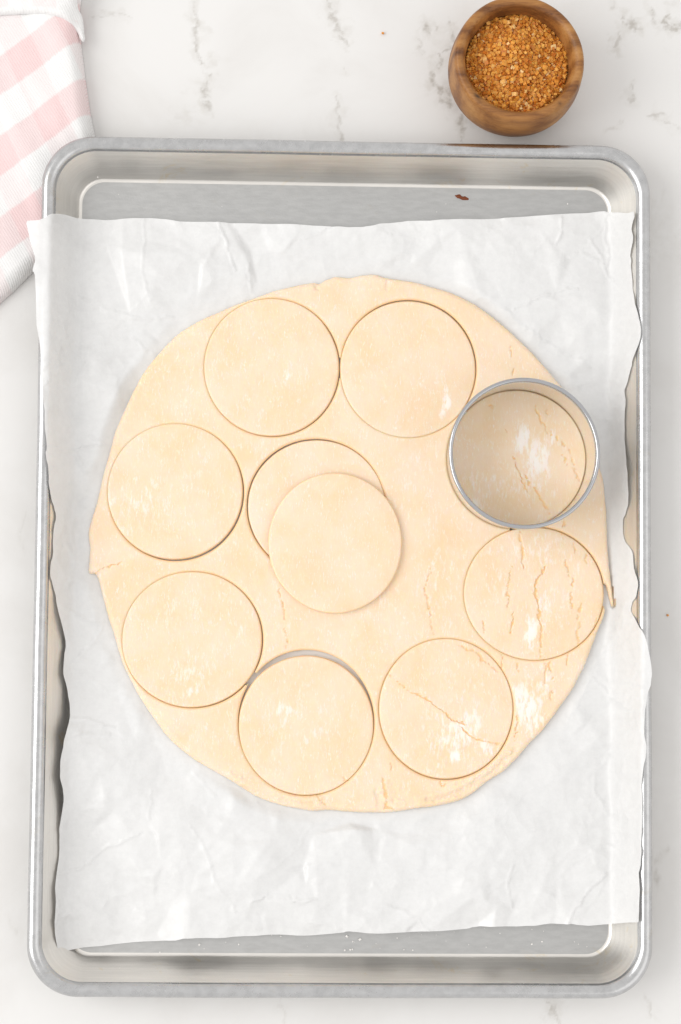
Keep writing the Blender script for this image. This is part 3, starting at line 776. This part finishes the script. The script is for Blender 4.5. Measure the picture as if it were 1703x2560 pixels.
paper_px = [(68, 555), (100, 552), (135, 534), (165, 538), (190, 546), (230, 552), (285, 553), (340, 550), (400, 549), (450, 556), (520, 558), (600, 562), (700, 563), (780, 567), (850, 571), (905, 571), (950, 563), (1025, 556), (1100, 555), (1200, 550), (1300, 545), (1400, 540), (1470, 536), (1510, 533), (1540, 536), (1565, 536), (1580, 532), (1582, 545), (1577, 575), (1580, 605), (1577, 640), (1577, 680), (1585, 740), (1591, 770), (1600, 810), (1602, 835), (1593, 870), (1581, 905), (1575, 930), (1566, 965), (1561, 985), (1562, 1030), (1561, 1100), (1563, 1150), (1566, 1200), (1569, 1250), (1566, 1285), (1559, 1300), (1560, 1345), (1572, 1365), (1582, 1385), (1586, 1420), (1593, 1455), (1591, 1490), (1578, 1510), (1580, 1530), (1592, 1560), (1610, 1590), (1619, 1630), (1627, 1670), (1627, 1700), (1618, 1745), (1612, 1790), (1610, 1835), (1616, 1865), (1611, 1910), (1605, 1950), (1606, 2000), (1604, 2080), (1600, 2160), (1595, 2221), (1591, 2286), (1590, 2301), (1579, 2302), (1520, 2305), (1448, 2309), (1427, 2305), (1372, 2305), (1312, 2311), (1240, 2313), (1187, 2314), (1163, 2320), (1100, 2324), (1051, 2326), (948, 2330), (872, 2326), (850, 2331), (760, 2337), (700, 2334), (607, 2339), (542, 2342), (472, 2342), (440, 2349), (358, 2353), (279, 2361), (210, 2368), (163, 2377), (147, 2376), (139, 2330), (141, 2250), (141, 2200), (149, 2120), (150, 2070), (163, 2000), (160, 1970), (153, 1940), (155, 1900), (165, 1850), (177, 1790), (172, 1740), (162, 1690), (162, 1650), (166, 1600), (155, 1550), (140, 1490), (128, 1440), (126, 1415), (134, 1380), (134, 1325), (140, 1290), (134, 1265), (126, 1220), (124, 1180), (115, 1135), (118, 1120), (113, 1050), (110, 990), (104, 930), (102, 870), (95, 815), (90, 740), (89, 690), (84, 677), (90, 655), (80, 620), (72, 580)]
def paper_z(x, y):
    return np.interp(pan_sdf(x, y), PD, PZ)
def lift_fields():
    out = []
    def L(px, z, r, h): out.append((U([px], z)[0], r, h))
    L((1565, 1150), 16, 16, 2.0); L((1570, 1020), 16, 14, 1.5); L((1560, 1230), 15, 12, 1.5); L((1580, 1440), 18, 14, 1.5); L((1560, 880), 20, 14, 1.5); L((1600, 1850), 24, 14, 2.0); L((90, 580), 25, 16, 2.5); L((95, 700), 25, 18, 1.0)
    L((160, 1560), 14, 14, 1.0); L((135, 1300), 18, 12, 1.5); L((165, 1800), 12, 16, 1.0); L((150, 2250), 12, 22, 1.2); L((146, 2370), 10, 18, 1.2); L((480, 2335), 1, 20, 1.4); L((1200, 2300), 1, 40, 1.0); L((1500, 2280), 8, 25, 2.0); L((300, 550), 2, 18, 1.5); L((700, 555), 1, 30, 1.0); L((1550, 560), 15, 20, 1.5)
    return out
def build_paper():
    pp = np.asarray(paper_px, float)
    zz = np.full(len(pp), 1.5)
    for it in range(30):
        w = U(pp, zz); zz = 0.5 * zz + 0.5 * paper_z(w[:, 0], w[:, 1])
    P = smooth_closed(U(pp, zz), 3)
    P = P + 0.5 * np.c_[fbm(P[:, 0] / 9.0, P[:, 1] / 9.0, 25, 3), 0.5 * fbm(P[:, 0] / 9.0 + 50, P[:, 1] / 9.0, 26, 3)]
    P = P + 0.35 * np.c_[fbm(P[:, 0] / 3.0, P[:, 1] / 3.0, 5, 3), fbm(P[:, 0] / 3.0 + 50, P[:, 1] / 3.0, 6, 3)]
    sdf = lambda X, Y: poly_sdf(X, Y, P)
    x0, y0 = P.min(0) - 2; x1, y1 = P.max(0) + 2
    step = 0.75
    X, Y, q, be, s = grid_cut(x0, x1, y0, y1, step, sdf)
    nx = int((x1 - x0) / step) + 3; ny = int((y1 - y0) / step) + 3
    G = np.zeros((ny, nx))
    for sp, amp, seed, an in ((42, 1.45, 3, 1.5), (22, 1.45, 8, 0.8), (11.0, 0.55, 12, 1.2)):
        vs, hh, fs, _, _ = tri_field(X, Y, x0, x1, y0, y1, sp, amp, seed, an)
        G += rasterise(vs, hh, fs, x0, y0, step, nx, ny, an)
    # soften creases by one grid cell
    G[1:-1, 1:-1] = (G[1:-1, 1:-1] * 2 + G[:-2, 1:-1] + G[2:, 1:-1] + G[1:-1, :-2] + G[1:-1, 2:]) / 6
    fx = np.clip((X - x0) / step, 0, nx - 2); fy = np.clip((Y - y0) / step, 0, ny - 2)
    i = fx.astype(int); j = fy.astype(int); fx -= i; fy -= j
    g = (G[j, i] * (1 - fx) + G[j, i + 1] * fx) * (1 - fy) + (G[j + 1, i] * (1 - fx) + G[j + 1, i + 1] * fx) * fy
    # narrow pinched wrinkles
    rnd = np.random.RandomState(4); lines = []
    for k in range(100):
        a = rnd.uniform(0, np.pi); L = rnd.uniform(14, 60); c = np.array([rnd.uniform(x0, x1), rnd.uniform(y0, y1)])
        pts = [c]
        for m_ in range(3):
            a += rnd.uniform(-0.5, 0.5); pts.append(pts[-1] + np.array([math.cos(a), math.sin(a)]) * L / 3)
        lines.append((np.array(pts), rnd.uniform(0.8, 1.4), rnd.uniform(0.2, 0.8)))
    wr = polyline_field(X, Y, lines, 1.2, 5.0, 71)
    dd = poly_sdf(X, Y, DOUGH_P)
    free = sstep(0.5, 8.0, dd)
    dpan = pan_sdf(X, Y)
    z = paper_z(X, Y)
    crum = g + 0.85 * wr + 0.6
    rise = 2.4 * sstep(8.0, 22.0, dpan) * sstep(0.5, 34.0, dd + 7.0 * fbm(X / 30, Y / 30, 88, 2))
    z = z + np.maximum(free * crum + rise, -0.12) * np.where(dd < 0.5, 0, 1)
    for c, r, h in lift_fields():
        z += free * h * np.exp(-((X - c[0]) ** 2 + (Y - c[1]) ** 2) / (2 * (r * 0.6) ** 2))
    z += 1.0 * np.clip(fbm(X / 14, Y / 11, 93, 3) + 0.15, 0, None) * np.exp(np.minimum(s, 0) / 7.0) * free
    zmin = np.interp(dpan, PD, PZ) - 0.15
    z = np.maximum(z, zmin)
    z = np.where(dd < 0.5, np.minimum(z, ZB - 0.12), z)
    V = np.stack([X, Y, z], 1)
    c = P.mean(0)
    o = put('parchment_paper', V, q, M_paper, origin=(c[0], c[1], 1.0))
    tag(o, 'crumpled white parchment paper lining the pan under the dough', 'parchment paper')
build_paper()

# ------------------------------------------------------------------ cutter
def lathe(prof, n=160, c=(0, 0), shape=None):
    a = np.linspace(0, 2 * np.pi, n, endpoint=False); V = []
    for r, z in prof:
        V.append(np.c_[c[0] + r * np.cos(a), c[1] + r * np.sin(a), np.full(n, z)])
    q = []; j = np.arange(n); j2 = (j + 1) % n
    for k in range(len(prof) - 1): q.append(np.stack([k * n + j, k * n + j2, (k + 1) * n + j2, (k + 1) * n + j], 1))
    return np.concatenate(V), np.concatenate(q)
CH = 36.0
def build_cutter():
    zb = ZB + 0.1; zt = zb + CH
    p = empty('round_cutter', (CUT_C[0], CUT_C[1], zb))
    tag(p, 'stainless steel round pastry cutter standing on the right side of the dough', 'pastry cutter')
    R = CUT_R
    ins = [(R, zb + k * (CH - 2.0) / 10) for k in range(11)]
    out = [(R + 0.45, z) for r, z in ins[::-1]]
    V, q = lathe(ins + [(R + 0.05, zt - 1.6)][:0] + out + [ins[0]], 200, CUT_C)
    put('cutter_wall', V, q[:, ::-1], M_steel, p)
    rb = 1.18; cx, cz = R + 1.12, zt - 1.3
    prof = [(R + 0.02, zt - 2.6)]
    for k in range(25):
        a = math.radians(180 - 290 * k / 24); prof.append((cx + rb * math.cos(a) * 0.98, cz + rb * math.sin(a)))
    V, q = lathe(prof, 200, CUT_C)
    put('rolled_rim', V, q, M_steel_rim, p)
    # welded seam on the upper left
    ang = math.atan2(*(U([(1156, 1024)], zt)[0] - U([(1309, 1132)], zt)[0])[::-1])
    bm = bmesh.new(); bmesh.ops.create_cube(bm, size=1.0)
    bmesh.ops.bevel(bm, geom=bm.edges[:], offset=0.12, segments=2, affect='EDGES')
    V = np.array([v.co[:] for v in bm.verts]) * np.array([0.5, 0.7, CH - 3.0])
    fq = [[v.index for v in f.verts] for f in bm.faces]; bm.free()
    V[:, 0] += R - 0.08; V[:, 2] += zb + CH / 2 - 0.3
    ca, sa = math.cos(ang), math.sin(ang)
    V = np.c_[CUT_C[0] + V[:, 0] * ca - V[:, 1] * sa, CUT_C[1] + V[:, 0] * sa + V[:, 1] * ca, V[:, 2]]
    put('weld_seam', V, [f for f in fq if len(f) == 4], M_steel, p, tris=[f for f in fq if len(f) == 3] or None)
build_cutter()

# ------------------------------------------------------------------ wooden bowl and sugar
BZ = 43.0
BC = U([(1300, 144)], BZ)[0]
BR = 34.4
def build_bowl():
    pr = [(0.01, 0.05), (14, 0.05), (21.5, 0.3), (25, 2.2), (31.2, 7), (34.2, 13), (35.4, 20), (35.5, 27), (35.0, 34), (34.5, 39), (33.9, 41.6), (32.8, 42.8), (31.6, 43.0), (30.2, 42.4), (29.0, 41.0), (28.2, 38.5), (27.8, 34), (27.5, 28), (26.0, 20), (22, 12), (15, 8.5), (7, 7.2), (0.01, 7)]
    pr = np.array(pr, float)
    # resample smoothly
    t = np.arange(len(pr)); tt = np.linspace(0, len(pr) - 1, 90)
    def cat(v):
        out = []
        for x in tt:
            i = min(int(x), len(v) - 2); f = x - i
            p0 = v[max(i - 1, 0)]; p1 = v[i]; p2 = v[i + 1]; p3 = v[min(i + 2, len(v) - 1)]
            out.append(0.5 * (2 * p1 + (p2 - p0) * f + (2 * p0 - 5 * p1 + 4 * p2 - p3) * f * f + (3 * p1 - p0 - 3 * p2 + p3) * f ** 3))
        return np.array(out)
    prof = np.c_[np.maximum(cat(pr[:, 0]), 0.01), cat(pr[:, 1])]
    V, q = lathe(prof, 220)
    # hand-turned: slightly out of round, rim a touch uneven
    a = np.arctan2(V[:, 1], V[:, 0])
    f = 1 + 0.012 * np.cos(2 * a + 0.7) + 0.006 * np.cos(3 * a + 2.0)
    V[:, 0] *= f; V[:, 1] *= f
    V[:, 2] += (V[:, 2] / BZ) ** 2 * 0.6 * np.cos(a * 2 + 1.2)
    lean = V[:, 2] / BZ - 1                                       # turned slightly off true: the foot sits left and towards us
    V[:, 0] += BC[0] + 0.5 * lean; V[:, 1] += BC[1] + 1.2 * lean
    kn = np.zeros(len(V))
    for px, z, rx, ry, an, s in [((1194, 241), 42, 2.6, 1.3, -30, 1.), ((1192, 263), 33, 2.8, 1.0, -45, .95), ((1206, 278), 28, 2.0, .6, -40, .5), ((1396, 266), 38, 1.5, 1.2, -40, .9), ((1389, 279), 34, 2.6, .7, 45, .6), ((1140, 141), 38, 2.2, .7, 5, .7), ((1437, 110), 41, 2.5, 3.0, 0, .35), ((1290, 322), 14, 8, .5, 0, .4), ((1330, 318), 14, 7, .4, 8, .4), ((1300, 308), 22, 9, .4, -4, .35)]:
        c = U([px], z)[0]; A = math.radians(an)
        dx = V[:, 0] - c[0]; dy = V[:, 1] - c[1]; dz = (V[:, 2] - z) * 0.5
        u = (dx * math.cos(A) + dy * math.sin(A)) / rx; v = (-dx * math.sin(A) + dy * math.cos(A)) / ry
        kn = np.maximum(kn, s * np.exp(-1.2 * (u * u + v * v + (dz / 6) ** 2)))
    o = put('wooden_bowl', V, q, M_wood, attrs={'knot': kn}, origin=(BC[0], BC[1], 0))
    tag(o, 'small turned wooden bowl with dark knots filled with raw sugar', 'bowl')
build_bowl()
def sugar_height(x, y):
    r = np.hypot(x, y)
    h = 29.4 + 8.5 * np.exp(-((x + 5) ** 2 + (y - 3) ** 2) / (2 * 12 ** 2)) + 1.2 * np.exp(-((x + 4) ** 2 + (y + 12) ** 2) / 60) - 1.0 * np.exp(-((x - 13) ** 2 + (y - 1) ** 2) / 60)
    return h + 0.9 * fbm(x / 7, y / 7, 3, 3)
def crystal(rnd, s):
    """rounded block, 24 verts would be heavy: 8 corner cube with random proportions"""
    c = np.array([[x, y, z] for x in (-.5, .5) for y in (-.5, .5) for z in (-.5, .5)]) * s * np.array([rnd.uniform(.75, 1.3), rnd.uniform(.75, 1.2), rnd.uniform(.7, 1.15)])
    c += rnd.randn(8, 3) * s * 0.06
    qx = rnd.randn(4); qx /= np.linalg.norm(qx); w, x, y, z = qx
    R = np.array([[1 - 2 * (y * y + z * z), 2 * (x * y - z * w), 2 * (x * z + y * w)], [2 * (x * y + z * w), 1 - 2 * (x * x + z * z), 2 * (y * z - x * w)], [2 * (x * z - y * w), 2 * (y * z + x * w), 1 - 2 * (x * x + y * y)]])
    return c @ R.T
CQ = np.array([[0, 1, 3, 2], [4, 6, 7, 5], [0, 4, 5, 1], [2, 3, 7, 6], [0, 2, 6, 4], [1, 5, 7, 3]])
def build_sugar():
    rnd = np.random.RandomState(7)
    V = []; Q = []; T = []
    # the packed heap below the loose crystals
    rr = np.linspace(0, 27.6, 40)[1:]; a = np.linspace(0, 2 * np.pi, 120, endpoint=False)
    R, A = np.meshgrid(rr, a, indexing='ij'); x = (R * np.cos(A)).ravel(); y = (R * np.sin(A)).ravel()
    V.append(np.c_[x, y, sugar_height(x, y) - 1.1]); n = 120
    ii, jj = np.meshgrid(np.arange(38), np.arange(n), indexing='ij'); ii = ii.ravel(); jj = jj.ravel()
    Q.append(np.stack([ii * n + jj, (ii + 1) * n + jj, (ii + 1) * n + (jj + 1) % n, ii * n + (jj + 1) % n], 1)); T.append(np.full(len(x), 0.15))
    base = len(x)
    # dart-throwing so crystals sit side by side, three layers
    for layer, (cnt, off) in enumerate(((2600, -0.9), (2300, -0.25), (1000, 0.45))):
        pts = []; cell = {}
        tries = 0
        md = (1.2, 1.5, 2.2)[layer]
        while len(pts) < cnt and tries < cnt * 9:
            tries += 1
            r = 27.0 * math.sqrt(rnd.rand()); t = rnd.rand() * 6.2832; px, py = r * math.cos(t), r * math.sin(t)
            k = (int(px // md), int(py // md)); ok = True
            for u in (-1, 0, 1):
                for v in (-1, 0, 1):
                    for (qx, qy) in cell.get((k[0] + u, k[1] + v), ()):
                        if (qx - px) ** 2 + (qy - py) ** 2 < md * md: ok = False
            if ok: cell.setdefault(k, []).append((px, py)); pts.append((px, py))
        pts = np.array(pts); hz = sugar_height(pts[:, 0], pts[:, 1])
        for (px, py), hh in zip(pts, hz):
            s = rnd.choice([1.05, 1.4, 1.75, 2.2], p=[.25, .35, .28, .12])
            c = crystal(rnd, s) + np.array([px, py, hh + off + rnd.uniform(-.3, .3)])
            V.append(c); Q.append(CQ + base); base += 8
            T.append(np.full(8, np.clip(0.40 + 0.28 * rnd.randn(), 0, 1)))
    V = np.concatenate(V); V[:, 0] += BC[0]; V[:, 1] += BC[1]
    o = put('raw_sugar', V, np.concatenate(Q), M_sugar, attrs={'tint': np.concatenate(T)}, smooth=False, origin=(BC[0], BC[1], 30))
    tag(o, 'heap of coarse amber raw sugar crystals inside the wooden bowl', 'sugar', kind='stuff')
    for k, (px, s, lab) in enumerate([((957, 84), 1.1, 'lone orange sugar grain on the marble well left of the bowl'), ((1212, 318), 1.3, 'stray sugar grain on the marble against the lower left side of the wooden bowl'), ((1669, 1538), 0.9, 'tiny sugar grain on the marble to the right of the pan')]):
        c = U([px], 0)[0]; g = crystal(rnd, s); g[:, 2] -= g[:, 2].min() - 0.01
        o = put('sugar_grain', g + np.array([c[0], c[1], 0]), CQ, M_sugar, attrs={'tint': np.full(8, 0.35)}, smooth=False, origin=(c[0], c[1], 0))
        tag(o, lab, 'sugar grain', 'stray sugar grains')
build_sugar()

# ------------------------------------------------------------------ gingham towel
def build_towel():
    t = empty('kitchen_towel', (-200, 245, 0))
    tag(t, 'pink and white gingham cotton towel tucked beside the pan', 'towel')
    HT = 13.0
    def layer(name, px, zref, zfun, edge, step, gfun, hemw, bb=None):
        P = smooth_closed(U(px, zref), 4)
        P = P + 0.25 * np.c_[fbm(P[:, 0] / 2.5, P[:, 1] / 2.5, 15, 2), fbm(P[:, 0] / 2.5 + 50, P[:, 1] / 2.5, 16, 2)]
        x0, y0 = P.min(0) - 1; x1, y1 = P.max(0) + 1
        X, Y, q, be, s = grid_cut(x0, x1, y0, y1, step, lambda a, b: poly_sdf(a, b, P))
        d = -np.minimum(poly_sdf(X, Y, P), 0)
        z, zl = zfun(X, Y, d)
        V = np.stack([X, Y, z], 1); nb = len(V)
        bi = np.unique(be); mp = np.full(nb, -1); mp[bi] = nb + np.arange(len(bi))
        c = P.mean(0)
        low = V[bi].copy(); low[:, 2] = zl[bi]
        V = np.concatenate([V, low])
        Q = np.concatenate([q, np.stack([be[:, 1], be[:, 0], mp[be[:, 0]], mp[be[:, 1]]], 1)])
        gu, gv = gfun(X, Y); hem = 1 - sstep(hemw, hemw + 0.8, d) if hemw > 0 else np.zeros_like(X)
        at = {'gu': np.concatenate([gu, gu[bi]]), 'gv': np.concatenate([gv, gv[bi]]), 'hem': np.concatenate([hem, hem[bi]])}
        return put(name, V, Q, M_cloth, t, attrs=at)
    # cloth weave axes measured on the photo: weft rows rise to the right, warp columns fall steeply
    def g_main(X, Y):
        wx = X + 0.8 * fbm(X / 25, Y / 25, 8, 2); wy = Y + 0.8 * fbm(X / 25 + 9, Y / 25, 9, 2)
        p0 = U([(0, 233)], HT)[0]                        # a weft boundary at the left frame edge
        a = math.radians(37.8)
        nu = -(-(wx - p0[0]) * math.sin(a) + (wy - p0[1]) * math.cos(a))     # distance below the line
        gu = nu / 35.6 + 0.5
        p1 = U([(107, 145)], HT)[0]
        b = math.radians(-65)
        nv = (wx - p1[0]) * math.sin(-b) + (wy - p1[1]) * math.cos(b)
        gv = -nv / 33.0 + 0.0
        return gu, gv
    def z_main(X, Y, d):
        e = np.clip(d / 7.5, 0, 1)
        hl = HT * (0.40 + 0.60 * sstep(95, 205, Y))
        z = 1.2 + (hl - 1.2) * np.sqrt(np.clip(1 - (1 - e) ** 2, 0, 1))
        z += (0.9 * fbm(X / 22, Y / 22, 31, 3) + 1.3 * fbm((X + Y * 0.5) / 16, (Y - X * 0.5) / 60, 37, 2)) * e
        # kept clear of the pan: presses down where it slides below the rim
        inside = pan_sdf(X, Y)
        z = np.where(inside > -4, np.minimum(z, 13.5 - 0.2 * np.maximum(inside, 0)), z)
        return np.maximum(z, 0.4), np.full_like(X, 0.3)
    main = [(-120, -60), (60, -60), (188, -50), (195, 30), (199, 95), (207, 160), (216, 230), (226, 290), (237, 345), (236, 372), (190, 400), (160, 440), (146, 500), (138, 570), (118, 640), (88, 662), (50, 700), (5, 742), (-60, 800), (-140, 860), (-200, 700), (-200, 200)]
    layer('folded_body', main, HT * 0.75, z_main, 7.5, 0.8, g_main, 0)
    def g_flap(X, Y):
        gu, gv = g_main(X, Y); p = U([(80, 20)], 17)[0]
        return (Y - p[1]) * 0.02 + 0.62, (X - p[0]) / 26.0 + 0.02
    def z_flap(X, Y, d):
        e = np.clip(d / 4.0, 0, 1)
        z = HT + 1.8 + 2.6 * np.sqrt(np.clip(1 - (1 - e) ** 2, 0, 1)) + 0.5 * fbm(X / 9, Y / 9, 36, 3)
        p = U([(200, 60)], 16)[0]
        droop = 9.0 * np.exp(-((X - p[0]) ** 2 / 40 + (Y - p[1]) ** 2 / 160))
        z = z - np.where(X > p[0] - 14, droop, 0) * 0.9
        return z, z - 2.4 + 0.6
    flap = [(-110, -90), (60, -90), (186, -80), (190, -10), (193, 12), (202, 32), (205, 60), (208, 84), (204, 92), (196, 84), (188, 66), (176, 54), (160, 44), (140, 37), (118, 33), (95, 31), (70, 30), (40, 31), (0, 33), (-60, 34), (-110, 36)]
    layer('hemmed_flap', flap, HT + 3.5, z_flap, 4.0, 0.6, g_flap, 2.6)
build_towel()

# ------------------------------------------------------------------ flour specks scattered on the pan and parchment
def build_specks():
    rnd = np.random.RandomState(19); V = []; Q = []; base = 0
    spots = [((868, 2341), 1.0, 1.0), ((900, 2348), 1.3, 1.0), ((882, 2354), .5, 1.0), ((862, 2375), .7, 1.2), ((876, 2374), .7, 1.2), ((881, 2373), .6, 1.2), ((499, 2361), .8, 1.0), ((597, 2361), .6, 1.0), ((400, 2380), .5, 2.2), ((300, 2420), .4, 10), ((702, 2340), .6, 1.0), ((993, 2345), .5, 1.0), ((1010, 2374), .5, 1.2), ((1330, 2360), .6, 1.0), ((1355, 2354), .6, 1.0), ((1330, 2323), .5, 1.0), ((1280, 2440), .4, 10), ((1032, 2375), .5, 1.2), ((297, 486), .4, 1.0), ((245, 443), .45, 9.0), ((1419, 510), .5, 1.0), ((1092, 530), .4, 1.0), ((1115, 510), .4, 1.0), ((555, 516), .35, 1.0)]
    for k in range(26): spots.append(((rnd.uniform(500, 1500), rnd.uniform(2318, 2372)), rnd.uniform(.2, .4), 1.0))
    for px, s, z in spots:
        c = U([px], z)[0]; g = crystal(rnd, s); g[:, 2] = (g[:, 2] - g[:, 2].min()) * 0.6
        V.append(g + np.array([c[0], c[1], z + 0.02])); Q.append(CQ + base); base += 8
    o = put('flour_specks', np.concatenate(V), np.concatenate(Q), M_flour, smooth=False)
    tag(o, 'scattered white flour specks on the bare metal of the pan', 'flour', kind='stuff')
build_specks()
